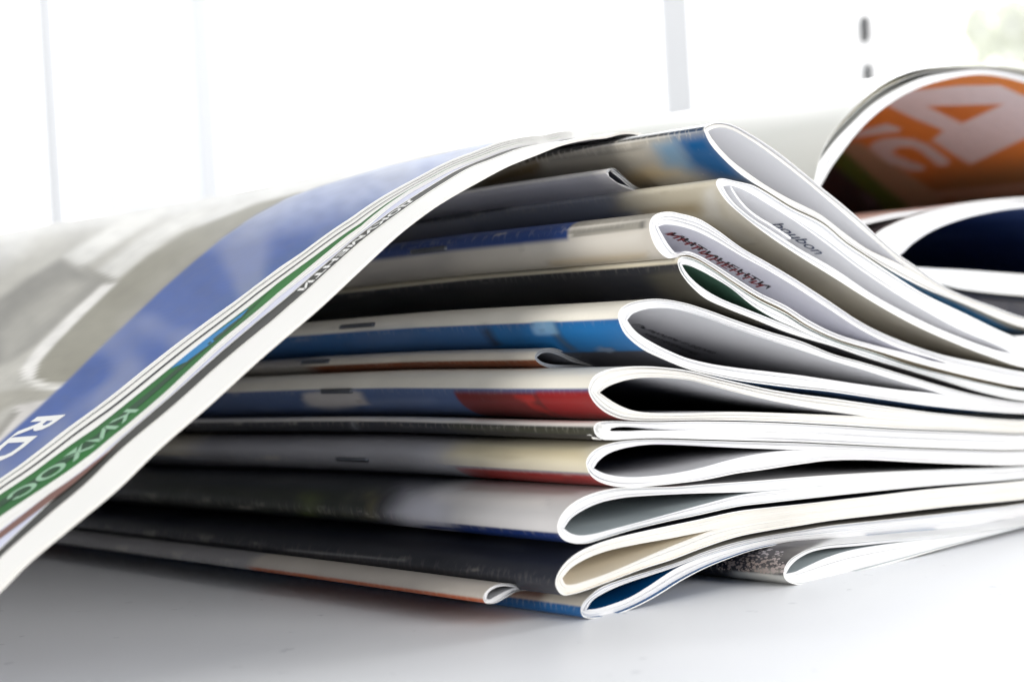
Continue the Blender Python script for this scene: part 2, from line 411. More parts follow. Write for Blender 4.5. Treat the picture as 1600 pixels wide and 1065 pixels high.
# printed details of the covers, and reflections painted on eleven, traced on the spines: (colour, outline, softness in photo points, strength)
DETAIL = {
 "one": [((0, 136, 208), [(1330,395),(1392,424),(1440,450),(1500,476),(1576,512),(1700,540),(1700,580),(1576,540),(1440,480),(1360,430)], 4, 1.0), ((24, 24, 28), [(1108,186),(940,210),(690,240),(640,300),(700,286),(800,261),(850,247),(940,227),(1040,212),(1099,204)], 1.5, 1.0), ((176, 170, 158), [(1040,228),(880,248),(760,290),(880,300),(1000,286),(1060,262)], 26, 0.8), ((208, 184, 140), [(1010,262),(1060,268),(1000,290),(940,290)], 14, 0.8),
         ((110, 82, 20), [(845,250),(845,272),(770,292),(740,300),(760,280),(800,262)], 12, 0.9), ((0, 88, 146), [(1052,214),(1104,206),(1180,290),(1120,284),(1075,262)], 18, 1.0),
         ((104, 152, 188), [(1020,226),(1056,220),(1080,262),(1040,262)], 14, 0.8), ((60, 60, 62), bar(1000,232,860,250,4), 5, 0.5)],
 "thirteen": [((250, 250, 250), [(1255,862),(1280,850),(1300,840),(1420,800),(1700,700),(1700,860),(1340,852),(1290,856),(1262,866)], 4, 1.0), ((30, 30, 40), [(1060,840),(1140,850),(1150,890),(1130,915),(1050,915)], 10, 1.0)],
 "two": [((206, 198, 178), [(1120,284),(1000,300),(960,306),(960,330),(1060,330),(1150,400)], 10, 0.9), ((150, 156, 170), [(960,300),(740,338),(740,370),(960,345)], 16, 0.8),
         ((98, 104, 126), [(990,332),(740,365),(700,384),(990,352)], 8, 0.7), ((170, 150, 110), [(1085,318),(1000,328),(1000,338),(1100,332)], 8, 0.6),
         ((228, 226, 220), [(1100,300),(1115,292),(1130,340),(1240,430),(1100,340)], 10, 0.8), ((150, 140, 116), [(1030,300),(1040,299),(1036,306)], 3, 0.5)],
 "three": [((150, 146, 136), [(1012,344),(890,360),(886,373),(1008,357)], 2, 1), ((92, 90, 86), [(1008,345),(1000,346),(1002,357),(1010,356)], 3, 0.8), ((110, 108, 104), bar(970,355,900,364,3), 3, 0.6),
           ((190, 168, 128), bar(1010,400,860,412,9), 8, 0.6), ((222, 218, 210), bar(1000,372,820,390,12), 10, 0.5), ((128, 126, 128), [(700,400),(560,420),(560,450),(700,432)], 30, 0.6)],
 "four": [((200, 196, 184), bar(1050,407,905,416,5), 1.5, 0.9), ((150, 150, 150), bar(880,418,560,440,5), 2.5, 0.8), ((60, 58, 50), [(1062,420),(1030,424),(1040,466),(1110,480)], 20, 0.7)],
 "five": [((40, 46, 62), [(758,504),(765,503),(770,522),(790,540),(776,540),(760,524)], 2, 0.85), ((70, 84, 100), [(862,502),(869,502),(876,524),(905,548),(890,548),(866,526)], 2.5, 0.8),
          ((128, 172, 206), [(826,503),(862,502),(870,522),(850,516)], 3, 0.8), ((100, 120, 156), [(880,552),(910,540),(965,560),(1000,572),(930,572)], 10, 0.0),
          ((46, 52, 66), [(520,512),(528,512),(534,530),(548,546),(538,546),(524,530)], 3, 0.5), ((120, 136, 156), [(930,543),(938,541),(946,545),(954,543),(962,550),(950,552),(944,549),(934,549)], 1.5, 0.8),
          ((168, 172, 176), bar(900,558,820,562,2), 2, 0.3), ((84, 108, 150), [(640,516),(560,520),(560,536),(640,534)], 22, 0.6)],
 "seven": [((190, 40, 34), [(800,617),(836,617),(850,636),(870,650),(836,640)], 3, 0.6), ((70, 12, 14), [(834,616),(838,616),(842,634),(858,650),(850,650),(836,634)], 1.5, 0.7), ((196, 192, 190), [(470,618),(500,612),(560,614),(560,634),(520,640),(480,634)], 6, 0.85),
           ((120, 136, 170), bar(680,626,580,628,8), 8, 0.5)],
 "eight": [((120, 122, 130), [(548,658),(556,658),(560,672),(553,672)], 1.5, 0.7)],
 "nine": [((216, 200, 150), [(915,692),(720,694),(700,712),(915,722)], 16, 0.5), ((128, 128, 134), [(640,700),(250,700),(250,730),(640,726)], 40, 0.6), ((196, 60, 50), bar(880,748,760,742,4), 4, 0.5),
          ((150, 134, 100), [(760,712),(790,708),(820,714),(790,720)], 6, 0.3)],
 "ten": [((206, 206, 216), [(700,768),(640,766),(610,800),(640,826),(700,826)], 26, 0.9), ((36, 42, 30), [(600,758),(200,740),(200,800),(580,830)], 30, 0.8),
         ((88, 100, 44), [(470,770),(500,770),(494,810),(470,806)], 10, 0.5), ((70, 76, 60), [(540,770),(548,770),(544,812),(536,812)], 5, 0.5), ((64, 72, 58), [(420,768),(430,768),(428,800),(418,800)], 6, 0.4), ((110, 104, 70), [(574,766),(590,768),(588,812),(572,808)], 7, 0.5),
         ((236, 232, 228), bar(850,786,680,776,12), 10, 0.5), ((150, 132, 120), bar(900,770,720,762,6), 5, 0.5), ((6, 40, 104), bar(880,838,660,822,4), 1.5, 0.9)],
 "eleven": [((190, 192, 192), [(350,790),(430,794),(640,818),(660,822),(560,814),(430,801)], 2.5, 0.9), ((70, 86, 104), [(290,786),(300,786),(302,792),(290,790)], 3, 0.8), ((70, 86, 104), [(312,788),(322,789),(320,795),(312,792)], 3, 0.8),
            ((120, 122, 124), bar(240,780,160,774,5), 3, 0.7), ((54, 60, 72), bar(820,856,600,832,5), 5, 0.6), ((150, 150, 150), bar(640,876,440,858,3), 2, 0.6)],  # pale streaks here include reflections painted into the cover colour
}
def magazine(key, label, top, bot, vup, vlo, s=0.0, cover=None, edge=EDGE, inner_mat=None, layers=6, length=0.276,
             ext=True, coverfrac=0.09, upper=None, lower=None, split=None, patches=(), staples=(), hx=None, wear=0.25,
             group="folded magazines piled on the table", cat="magazine", covers_in=None, rough=0.34, jitter=0.00045, soft=0.0002):
    outer, inner = profile(top, bot, vup, vlo, s, ext)
    root = empty(cat, (outer[NP-1][0], s, 0.0)); root.location = (0, 0, 0)
    tag(root, label, cat, group)
    ta = apex_t(outer)
    if cover is None:
        ts = 0.0
        if split is not None:
            q = P(*split, s); ts = arclen(outer)[int(np.argmin(np.linalg.norm(outer-np.array(q), axis=1)))]-ta
        pp = []
        for (c, xa, xb, ya, yb, sf) in patches:      # columns on the spine, rows at the column nearest the head
            us = []
            for py in (ya, yb):
                q = None if py is None else cast(xa-2, py, outer)
                us.append(None if q is None else q[0]-ta)
            ax_, az_ = outer[NP-1]
            va, vb = (s-0.01 if xa > project((ax_, s, az_))[0]-6 else y_at_px(ax_, az_, xa)), y_at_px(ax_, az_, xb)
            pp.append((c, va, vb, -0.02 if us[1] is None else us[1], 0.02 if us[0] is None else us[0], sf))
        cover = cover_mat("cover_print_"+key, upper, lower, ts, pp, wear=wear, rough=rough, soft=soft)
    # cover: the outermost sheet
    def L(f): return outer*(1-f)+inner*f
    c1 = L(coverfrac)
    B = Buf(); B.sheet(outer, c1, s-0.0002, s+length, ta, (0, 1), (0, 1, 2), 110)
    cov = B.build("cover", [cover, covers_in or inner_mat, EDGE_COVER], root)
    # gathered pages: wrapped sheets with uneven heads
    B = Buf(); rnd = random.Random(key)
    cuts = [coverfrac+0.006]
    wgt = [rnd.uniform(0.5, 1.5) for _ in range(layers)]; tot = sum(wgt)
    for w_ in wgt: cuts.append(cuts[-1]+(1-coverfrac-0.006)*w_/tot)
    for k in range(layers):
        a, b = cuts[k], cuts[k+1]; g = 0.015*(b-a)
        nn = len(outer); ph = rnd.uniform(0, 6)
        jit = rnd.uniform(0.0, jitter)
        y0 = s+jit+np.array([0.00012*math.sin(ph+i*0.11+k) for i in range(nn)])
        B.sheet(L(a+g), L(b-g if k < layers-1 else 1.0), y0, s+length-0.001, ta, (k*1.7+rnd.uniform(0, 0.5), k*1.7+1.2), (1, 1 if k < layers-1 else 2, 0), 26)
    B.build("pages", [edge, PAPER, inner_mat], root)
    at = cov.data.color_attributes.new("print", 'FLOAT_COLOR', 'POINT')
    if key in DETAIL:
        me = cov.data; co = np.empty(len(me.vertices)*3); me.vertices.foreach_get("co", co); co = co.reshape(-1, 3)
        q = (co-CAM) @ TOW; px = CX+FPX*q[:, 0]/q[:, 2]; py = CY-FPX*q[:, 1]/q[:, 2]
        col = np.zeros((len(co), 4)); vis = (co[:, 0] < outer[NP-1][0]+(0.2 if key in ("one", "thirteen") else 0.012))
        for rgb_, poly, soft, op in DETAIL[key]:
            m = poly_mask(px, py, poly, soft)*op*vis; al = m+col[:, 3]*(1-m)
            col[:, :3] = (np.array(srgb(*rgb_))[None, :3]*m[:, None]+col[:, :3]*(col[:, 3]*(1-m))[:, None])/np.maximum(al, 1e-6)[:, None]; col[:, 3] = al
        at.data.foreach_set("color", col.ravel())
    else: at.data.foreach_set("color", np.zeros(len(cov.data.vertices)*4))
    for p0, p1 in staples: staple(outer, p0, p1, root)
    MAGS[key] = dict(cover=cov, root=root, outer=outer, inner=inner, s=s)
    return root
PAPER = page_mat("page_white", srgb(240, 240, 242))
IN_WHITE = page_mat("page_inside_white", srgb(246, 246, 248), streak=0.03)
IN_LAV = page_mat("page_inside_lavender", srgb(236, 236, 242), streak=0.05)
IN_GREY = page_mat("page_inside_grey", srgb(140, 140, 152), srgb(96, 98, 112), 0.6, depth_shade=(0.006, 0.030))  # this and the next three: shade deepening into the hollow is put into the colour
IN_DARK = page_mat("page_inside_dark", srgb(34, 37, 50), srgb(15, 17, 26), 0.5, depth_shade=(0.0, 0.003))
IN_NINE = page_mat("page_inside_slate", srgb(92, 94, 112), srgb(64, 66, 84), 0.6, depth_shade=(0.003, 0.018))
IN_MID = page_mat("page_inside_mid", srgb(92, 94, 106), srgb(58, 60, 74), 0.6, depth_shade=(0.003, 0.016))
IN_GREEN = page_mat("page_inside_green", srgb(88, 122, 104), srgb(30, 42, 42), 0.6)
IN_CREAM = page_mat("page_inside_cream", srgb(246, 238, 222), streak=0.05)
IN_BLUE = page_mat("page_inside_blue", srgb(0, 92, 150), srgb(8, 50, 92), 0.5)
IN_PALE = page_mat("page_inside_pale", srgb(205, 212, 214), srgb(150, 158, 164), 0.4)

CREAM, GREYW = srgb(226, 218, 198), srgb(196, 194, 192)

magazine("one", "topmost folded magazine, spine fading from beige to blue under a black edge",
    [(1098,201),(1104,196),(1121,192),(1141,195),(1169,209),(1211,236),(1254,270),(1282,293),(1313,318),(1341,342),(1369,369),(1404,399),(1428,415),(1455,436),(1485,453),(1515,466),(1546,477),(1600,496)],
    [(1098,201),(1100,209),(1108,225),(1127,247),(1152,270),(1175,286),(1197,299),(1234,322),(1284,347),(1320,377),(1350,397),(1392,424),(1440,449),(1500,473),(1576,505),(1600,512)],
    [(1108,205),(1114,202),(1127,199),(1146,203),(1175,219),(1211,245),(1254,279),(1300,318),(1341,353),(1380,386),(1405,408)],
    [(1108,205),(1113,215),(1124,230),(1143,250),(1169,270),(1197,289),(1232,309),(1284,335),(1325,366),(1360,390),(1405,411)],
    inner_mat=IN_WHITE, edge=EDGE_WARM, layers=4, upper=srgb(232, 228, 220), lower=srgb(186, 180, 168), split=(1099,204),
    patches=[], wear=0.7, rough=0.3)

magazine("two", "second folded magazine from the top, blue script on its inner page",
    [(1117,287),(1119,281),(1126,279),(1146,283),(1175,290),(1197,302),(1234,325),(1284,350),(1320,380),(1350,400),(1392,428),(1440,458),(1500,487),(1576,523),(1600,530)],
    [(1117,287),(1121,297),(1132,313),(1158,337),(1197,367),(1245,399),(1300,433),(1362,472),(1425,507),(1485,534),(1545,557),(1600,574)],
    [(1131,291),(1141,290),(1160,296),(1200,319),(1250,350),(1300,386),(1350,424),(1400,458),(1450,488),(1500,515),(1560,540)],
    [(1131,291),(1137,302),(1151,319),(1172,337),(1204,358),(1248,387),(1303,419),(1364,460),(1427,494),(1487,521),(1560,547)],
    inner_mat=IN_WHITE, layers=4, upper=srgb(214, 206, 186), lower=srgb(220, 214, 200), split=(1117,289),
    patches=[(srgb(178, 180, 190), 960, 560, None, None, 0.008), (srgb(34, 38, 54), 790, 600, None, 332, 0.002)],
    staples=[((738, 335), (690, 341))], wear=0.3)

magazine("three", "pale folded magazine with a red and black heading printed inside its loop",
    [(1013,350),(1017,340),(1028,333),(1045,331),(1062,334),(1090,342),(1118,359),(1158,388),(1197,410),(1239,435),(1290,468),(1350,507),(1410,534),(1470,554),(1530,567),(1600,581)],
    [(1013,350),(1014,364),(1022,385),(1034,399),(1044,404),(1056,402),(1070,398),(1086,403),(1113,419),(1141,438),(1183,464),(1225,485),(1260,508),(1305,529),(1365,547),(1425,565),(1485,581),(1545,595),(1600,605)],
    [(1030,354),(1038,351),(1050,351),(1070,355),(1090,362),(1118,376),(1158,400),(1197,421),(1239,446),(1290,479),(1350,517),(1410,545),(1460,560)],
    [(1030,354),(1037,368),(1048,386),(1058,396),(1072,392),(1088,397),(1116,413),(1144,431),(1186,457),(1228,477),(1263,499),(1308,521),(1368,539),(1420,552),(1460,564)],
    inner_mat=IN_LAV, layers=5, upper=srgb(150, 144, 132), lower=srgb(206, 200, 190), split=(1017,343),
    patches=[(srgb(18, 58, 124), 886, 500, None, 376, 0.0005)],
    staples=[((697, 391), (640, 397))], wear=0.25)

magazine("four", "black spined folded magazine just under the one with the red heading",
    [(1057,409),(1060,403),(1068,401),(1086,406),(1113,422),(1141,441),(1183,468),(1225,489),(1260,511),(1305,532),(1365,551),(1425,572),(1485,587),(1545,601),(1600,611)],
    [(1057,409),(1060,422),(1070,438),(1082,451),(1100,466),(1137,483),(1175,498),(1225,518),(1262,530),(1300,541),(1350,558),(1410,576),(1470,594),(1530,612),(1600,626)],
    [(1067,413),(1076,414),(1093,421),(1113,432),(1142,450),(1175,477),(1212,499),(1237,510)],
    [(1067,413),(1074,425),(1084,437),(1102,452),(1126,466),(1162,481),(1200,496),(1237,511)],
    s=-0.0008, inner_mat=IN_GREEN, layers=4, upper=srgb(214, 206, 184), lower=srgb(26, 29, 38), split=(1058,411),
    patches=[(srgb(70, 68, 60), 1075, 1012, 424, None, 0.003)],
    staples=[((712, 434), (660, 439))], wear=0.1)

magazine("five", "folded magazine with a bright blue spine below a cream band, page text inside its loop",
    [(964,494),(966,485),(975,477),(995,470),(1025,467),(1062,472),(1100,483),(1150,501),(1200,518),(1250,533),(1300,553),(1350,567),(1410,585),(1470,603),(1530,618),(1600,628)],
    [(964,494),(967,507),(975,522),(1000,544),(1037,562),(1075,577),(1112,586),(1150,594),(1200,601),(1250,607),(1290,611),(1380,624),(1470,636),(1600,646)],
    [(980,500),(987,491),(998,486),(1015,482),(1050,482),(1100,495),(1150,513),(1200,530),(1250,546),(1300,563),(1350,578),(1410,597),(1450,608)],
    [(980,500),(988,511),(1000,522),(1025,537),(1050,549),(1075,559),(1112,568),(1150,574),(1200,580),(1250,586),(1290,592),(1350,601),(1410,609),(1450,613)],
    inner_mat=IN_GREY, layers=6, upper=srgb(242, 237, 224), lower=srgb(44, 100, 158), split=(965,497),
    patches=[(srgb(0, 104, 168), 990, 750, 502, 560, 0.0006), (srgb(120, 164, 204), 862, 826, 506, 524, 0.0008), (srgb(50, 54, 70), 990, 400, 548, None, 0.002)],
    staples=[((585, 510), (530, 514))], wear=0.12)

magazine("seven", "folded magazine with a red spine below a cream band, at mid height of the pile",
    [(918,611),(919,601),(926,588),(945,578),(975,573),(1005,572),(1037,574),(1075,579),(1112,588),(1150,597),(1200,608),(1250,616),(1290,621),(1380,634),(1470,646),(1600,656)],
    [(918,611),(925,626),(940,641),(962,652),(985,656),(1020,657),(1100,656),(1200,658),(1300,663),(1400,669),(1500,673),(1600,677)],
    [(937,613),(950,604),(975,595),(1005,590),(1040,590),(1080,594),(1112,602),(1150,612),(1200,624),(1250,634),(1290,641),(1325,646)],
    [(937,613),(950,622),(965,631),(987,640),(1012,644),(1075,645),(1150,643),(1225,645),(1300,648),(1325,649)],
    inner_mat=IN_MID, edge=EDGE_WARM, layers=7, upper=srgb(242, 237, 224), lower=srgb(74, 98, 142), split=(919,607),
    patches=[(srgb(112, 26, 26), 930, 706, 612, None, 0.0005), (srgb(146, 20, 24), 930, 836, 612, None, 0.0005), (srgb(196, 190, 186), 560, 474, 616, 636, 0.0015)],
    staples=[((550, 613), (500, 615))], wear=0.12)

magazine("eight", "thin flat magazine with a frayed white corner pressed between two looped ones",
    [(926,668),(930,661),(944,658),(975,658),(1020,659),(1100,658),(1200,660),(1300,665),(1400,671),(1500,675),(1600,679)],
    [(926,668),(928,677),(937,685),(955,687),(990,685),(1025,684),(1100,686),(1175,688),(1250,690),(1293,692),(1398,697),(1479,700),(1600,702)],
    [(950,672),(960,669),(972,667),(990,667),(1010,669),(1040,671)],
    [(950,672),(962,673),(975,673),(990,673),(1010,672),(1040,672)],
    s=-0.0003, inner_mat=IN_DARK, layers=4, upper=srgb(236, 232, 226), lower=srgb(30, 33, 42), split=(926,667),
    patches=[(srgb(60, 60, 46), 940, 700, 668, 678, 0.003)], wear=0.2)

magazine("nine", "cream spined folded magazine with a dark red strip along its lower edge",
    [(914,724),(916,715),(925,704),(940,696),(962,690),(990,687),(1025,686),(1100,688),(1175,690),(1250,692),(1293,694),(1398,699),(1479,702),(1600,704)],
    [(914,724),(917,735),(924,745),(937,753),(957,759),(985,761),(1025,758),(1062,754),(1100,749),(1150,739),(1187,734),(1246,725),(1293,719),(1355,718),(1417,721),(1510,725),(1600,726)],
    [(929,731),(936,721),(950,710),(970,702),(1000,696),(1025,694),(1075,695),(1150,699),(1200,701),(1225,702)],
    [(929,731),(940,737),(957,742),(985,745),(1025,743),(1062,738),(1100,730),(1140,719),(1175,711),(1225,704)],
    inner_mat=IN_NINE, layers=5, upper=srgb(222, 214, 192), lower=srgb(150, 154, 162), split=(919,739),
    patches=[(srgb(150, 26, 24), 930, 702, 742, None, 0.0005), (srgb(176, 176, 182), 700, 300, None, 742, 0.006)],
    staples=[((575, 722), (523, 718))], wear=0.2)

magazine("ten", "folded magazine whose spine turns from dark green to pale grey above a blue line",
    [(869,824),(871,812),(882,795),(900,781),(925,770),(955,763),(987,761),(1050,760),(1100,756),(1175,751),(1250,745),(1324,740),(1400,736),(1479,733),(1600,728)],
    [(869,824),(871,833),(878,842),(895,848),(915,848),(937,842),(960,835),(987,827),(1037,815),(1090,804),(1150,791),(1200,785),(1262,778),(1355,768),(1448,759),(1600,747)],
    [(882,825),(892,810),(912,796),(937,785),(975,777),(1012,774),(1075,771),(1150,769),(1180,768)],
    [(882,825),(892,832),(907,836),(928,834),(955,827),(1000,815),(1050,801),(1100,787),(1150,774),(1180,769)],
    inner_mat=IN_PALE, layers=5, upper=srgb(206, 204, 204), lower=srgb(16, 42, 96), split=(870,832),
    patches=[(srgb(70, 74, 66), 615, 100, None, None, 0.014), (srgb(24, 28, 40), 640, 100, 826, None, 0.004)], wear=0.2)

magazine("eleven", "black spined folded magazine with cream pages in its loop, near the table",
    [(866,911),(869,897),(880,880),(900,863),(925,851),(955,841),(987,833),(1037,822),(1090,811),(1150,798),(1200,792),(1250,787),(1355,775),(1448,764),(1600,750)],
    [(866,911),(870,922),(878,929),(890,928),(912,922),(950,908),(1000,889),(1050,873),(1100,854),(1150,838),(1200,828),(1250,820),(1293,813),(1386,802),(1479,791),(1600,779)],
    [(880,903),(893,888),(918,873),(950,861),(1000,850),(1050,841),(1085,834),(1110,829)],
    [(880,903),(884,912),(895,913),(920,906),(955,894),(1000,875),(1040,858),(1080,842),(1110,830)],
    inner_mat=IN_CREAM, edge=EDGE_WARM, layers=5, upper=srgb(30, 33, 44), lower=srgb(40, 42, 50), split=(866,905),
    patches=[(srgb(200, 196, 186), 660, 350, None, 824, 0.002)],
    staples=[((480, 802), (428, 795))], wear=0.09)

magazine("twelve", "bottom folded magazine with a bright blue page inside its loop, touching the table",
    [(906,955),(907,945),(920,930),(937,917),(975,903),(1025,888),(1062,876),(1100,861),(1150,846),(1200,836),(1250,828),(1293,821),(1386,811),(1479,801),(1600,786)],
    [(906,955),(909,962),(917,965),(937,964),(962,959),(995,946),(1025,930),(1062,907),(1100,887),(1137,872),(1175,859),(1225,849),(1287,844),(1340,838),(1430,830),(1479,826),(1600,812)],
    [(916,952),(925,938),(945,925),(975,912),(1012,900),(1055,886)],
    [(916,952),(935,950),(962,942),(987,932),(1014,916),(1055,889)],
    inner_mat=IN_BLUE, layers=4, upper=srgb(190, 184, 174), lower=srgb(12, 84, 140), split=(907,945),
    patches=[], wear=0.25)

magazine("thirteen", "small magazine at the lower right with a speckled crowd photo on its spine",
    [(1222,895),(1224,886),(1231,875),(1243,866),(1262,857),(1287,851),(1340,846),(1430,838),(1479,834),(1600,820)],
    [(1222,895),(1225,904),(1236,911),(1258,913),(1290,908),(1340,894),(1400,877),(1479,854),(1600,823)],
    [(1231,896),(1237,885),(1248,874),(1268,863),(1293,857),(1339,853),(1400,847)],
    [(1231,896),(1246,893),(1266,884),(1293,872),(1330,860),(1400,848)],
    s=-0.0062, inner_mat=IN_PALE, layers=3, upper=srgb(66, 62, 66), lower=srgb(190, 190, 186), split=(1223,899),
    patches=[(srgb(24, 26, 36), 1126, 900, None, None, 0.001)], wear=0.3)

g = MAGS["eight"]; bm = bmesh.new(); bmesh.ops.create_icosphere(bm, subdivisions=4, radius=1.0); rr = random.Random(11)
import mathutils
for v in bm.verts:
    d_ = 1+0.28*mathutils.noise.noise(v.co*2.3)+0.12*mathutils.noise.noise(v.co*6)
    v.co = Vector((v.co.x*0.0013, v.co.y*0.0013, v.co.z*0.00095))*d_
xz = P(940, 674, 0.0)
bmesh.ops.translate(bm, vec=(xz[0]-0.0001, 0.0004, xz[1]), verts=bm.verts)
vs = [tuple(v.co) for v in bm.verts]; bm.verts.index_update(); fs = [tuple(v.index for v in f.verts) for f in bm.faces]; bm.free()
mesh_obj("frayed_corner", vs, fs, [(a[0], a[2]) for a in vs], [EDGE_COVER], None, g["root"])
# speckles of the crowd photo on the small magazine's spine
g = MAGS["thirteen"]; rr = random.Random(3); bm = bmesh.new()
tA = apex_t(g["outer"])
for _ in range(300):
    a = cast(rr.uniform(1120, 1224), rr.uniform(858, 894), g["outer"])
    if a is None or a[0] < tA-0.0003: continue
    r = rr.uniform(0.00006, 0.00034)*rr.uniform(0.5, 1)
    bm.faces.new([bm.verts.new((a[0]+r*math.cos(k*1.256+a[1]*999)*rr.uniform(.6, 1.2), a[1]+1.4*r*math.sin(k*1.256+a[1]*999)*rr.uniform(.6, 1.2), 0)) for k in range(5)])
sp = lay(bm, g["outer"], 0.00003, "crowd_print", page_mat("crowd_speckle", srgb(214, 210, 220), srgb(150, 130, 112), 0.8), g["root"])
if sp: sp["kind"] = "stuff"

g = MAGS["two"]
cl = spline(PL([(1139,288),(1143,297),(1152,311),(1166,327),(1182,340),(1205,354),(1235,374)], 0.0004), 60)
nr = np.column_stack([-np.gradient(cl[:, 1]), np.gradient(cl[:, 0])]); nr /= np.linalg.norm(nr, axis=1)[:, None]
B = Buf(); B.sheet(cl+nr*0.00032, cl, 0.0004, 0.27, 0, (0, 1), (1, 1, 0)); B.build("page", [EDGE, IN_WHITE], g["root"])
# ---- headings printed on the pages inside the loops
def inner_upper(key):
    g = MAGS[key]; return g["inner"][NP-1:]
g = MAGS["three"]; cv = inner_upper("three")
lettering("ИНТИНЕНТИ", cv, (1038, 366), (1182, 449), (1050, 363), -0.00006, "heading", INKRED, g["root"], 0.01)
lettering("ИНТИНЕНТИ", cv, (1046, 367), (1196, 452), (1054, 363), -0.00004, "heading", INK, g["root"], 0.02)
g = MAGS["two"]; cv = inner_upper("two")
lettering("boubon", cv, (1204, 351), (1274, 397), None, -0.00006, "heading", INKBLUE, g["root"], 0.0, 0.0022)
g = MAGS["five"]; cv = inner_upper("five")
lettering("Пълноцен и здрав", cv, (985, 508), (1110, 553), None, -0.00005, "heading", GREYINK, g["root"], 0.0, 0.0016)
lettering("живот за всички нас", cv, (1000, 522), (1085, 556), None, -0.00005, "heading", GREYINK, g["root"], 0.0, 0.0012)

# ---------------------------------------------------------------- small booklets set back between the spines
magazine("booklet_grey", "small grey booklet set back under the topmost blue spined magazine",
    [(943,270),(946,266),(957,265),(964,271),(975,281),(987,291),(1010,301)],
    [(943,270),(947,277),(958,286),(972,294),(987,299),(1010,303)],
    [(951,271),(956,269),(962,274),(972,283),(984,292)], [(951,271),(954,277),(962,284),(972,289),(984,293)],
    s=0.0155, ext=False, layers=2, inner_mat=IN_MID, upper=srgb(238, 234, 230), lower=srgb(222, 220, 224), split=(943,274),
    patches=[], wear=0.2, group="small booklets between the spines", cat="booklet")
magazine("booklet_brown", "thin cream booklet with a brown lower edge set back below the blue spined magazine",
    [(832,560),(835,552),(846,546),(862,545),(880,551),(905,562),(940,571),(1000,574)],
    [(832,560),(838,568),(850,574),(870,577),(892,577),(940,576),(1000,576)],
    [(839,559),(845,554),(860,552),(876,557),(896,567)], [(839,559),(848,566),(862,570),(880,571),(896,571)],
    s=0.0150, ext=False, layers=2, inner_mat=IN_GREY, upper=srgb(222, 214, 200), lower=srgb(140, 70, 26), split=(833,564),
    patches=[(srgb(40, 38, 44), 900, 300, 575, None, 0.001), (srgb(170, 166, 162), 480, 300, None, None, 0.003)], staples=[((515, 566), (470, 568))], wear=0.2,
    group="small booklets between the spines", cat="booklet")
magazine("booklet_orange", "thin booklet with an orange lower edge at the foot of the pile",
    [(753,935),(755,927),(765,917),(782,911),(800,912),(816,916),(835,916),(862,907),(890,896)],
    [(753,935),(757,941),(772,941),(790,932),(806,923),(830,921),(862,911),(890,899)],
    [(759,935),(764,926),(775,918),(790,915),(802,917)], [(759,935),(766,936),(776,931),(790,923),(802,918)],
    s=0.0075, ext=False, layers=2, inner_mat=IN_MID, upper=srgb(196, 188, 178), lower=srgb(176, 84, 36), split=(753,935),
    patches=[(srgb(150, 148, 150), 390, 50, 932, None, 0.002)], wear=0.2, group="small booklets between the spines", cat="booklet")

# ---------------------------------------------------------------- magazines rolled open on top, at the right
m1top = MAGS["one"]["outer"][NP-1:]
SR = 0.024
magazine("rolled_orange", "large rolled magazine at the upper right with an orange page and white figures inside",
    [(1258,325),(1262,290),(1270,266),(1296,227),(1327,194),(1358,165),(1397,140),(1439,121),(1482,112),(1538,108),(1600,120),(1680,150),(1760,200),(1830,262),(1890,310)],
    [(1258,325),(1262,345),(1275,354),(1310,355),(1341,352),(1397,340),(1453,332),(1530,318),(1600,311),(1700,309),(1890,316)],
    [(1268,325),(1274,305),(1282,291),(1299,261),(1319,233),(1346,199),(1380,168),(1425,140),(1482,121),(1538,114),(1600,126),(1680,157),(1755,206),(1820,266),(1870,308)],
    [(1268,325),(1272,338),(1280,346),(1310,347),(1341,344),(1397,332),(1453,325),(1530,312),(1600,306),(1700,304),(1870,310)],
    s=SR, ext=False, layers=4, inner_mat=IN_WHITE, edge=EDGE, upper=srgb(208, 208, 202), lower=srgb(210, 208, 204),
    wear=0.1, group="rolled magazines lying on the pile")
R1 = MAGS["rolled_orange"]
# its loose outer leaf standing off the block
lo = spline(PL([(1250,330),(1256,300),(1263,277),(1268,255),(1279,226),(1296,200),(1321,172),(1349,147),(1383,124),(1425,109),(1468,104),(1510,103),(1560,104),(1610,113),(1690,142),(1770,192),(1840,256),(1900,306)], SR), 140)
nrm = np.column_stack([np.gradient(lo[:, 1]), -np.gradient(lo[:, 0])]); nrm /= np.linalg.norm(nrm, axis=1)[:, None]
B = Buf(); B.sheet(lo, lo+nrm*0.00012, SR-0.0012, SR+0.27, 0, (0, 1), (0, 1, 2))
bo = R1["outer"][NP-1:]; bo = resample(bo, 140); l2 = lo*0.52+bo*0.48
B2 = Buf(); B2.sheet(l2, l2+nrm*0.00010, SR-0.0002, SR+0.27, 0, (0, 1), (0, 1, 2))  # second leaf added inside the gap to lighten its shade
B2.build("loose_leaf", [page_mat("gap_fill_beige", srgb(226, 222, 206), srgb(206, 202, 186), 0.4), PAPER, EDGE_COVER], R1["root"])
B.build("loose_leaf", [page_mat("loose_leaf_outside", srgb(212, 212, 206), srgb(200, 202, 194), 0.4), page_mat("loose_leaf_inside", srgb(234, 232, 220), srgb(200, 198, 184), 0.5), EDGE_COVER], R1["root"])
cv = R1["inner"][NP-1:]
B = Buf(); inn = resample(R1["inner"][NP-1:], 260); nn_ = np.column_stack([np.gradient(inn[:, 1]), -np.gradient(inn[:, 0])]); nn_ /= np.linalg.norm(nn_, axis=1)[:, None]
B.sheet(inn+nn_*0.00003, inn+nn_*0.00012, SR+0.0003, SR+0.26, 0, (0, 1), (1, 0, 1), 170)
pg = B.build("page", [painted("printed_page_orange"), EDGE_COVER], R1["root"])
LIL = (238, 230, 234); ORG = (238, 142, 54)
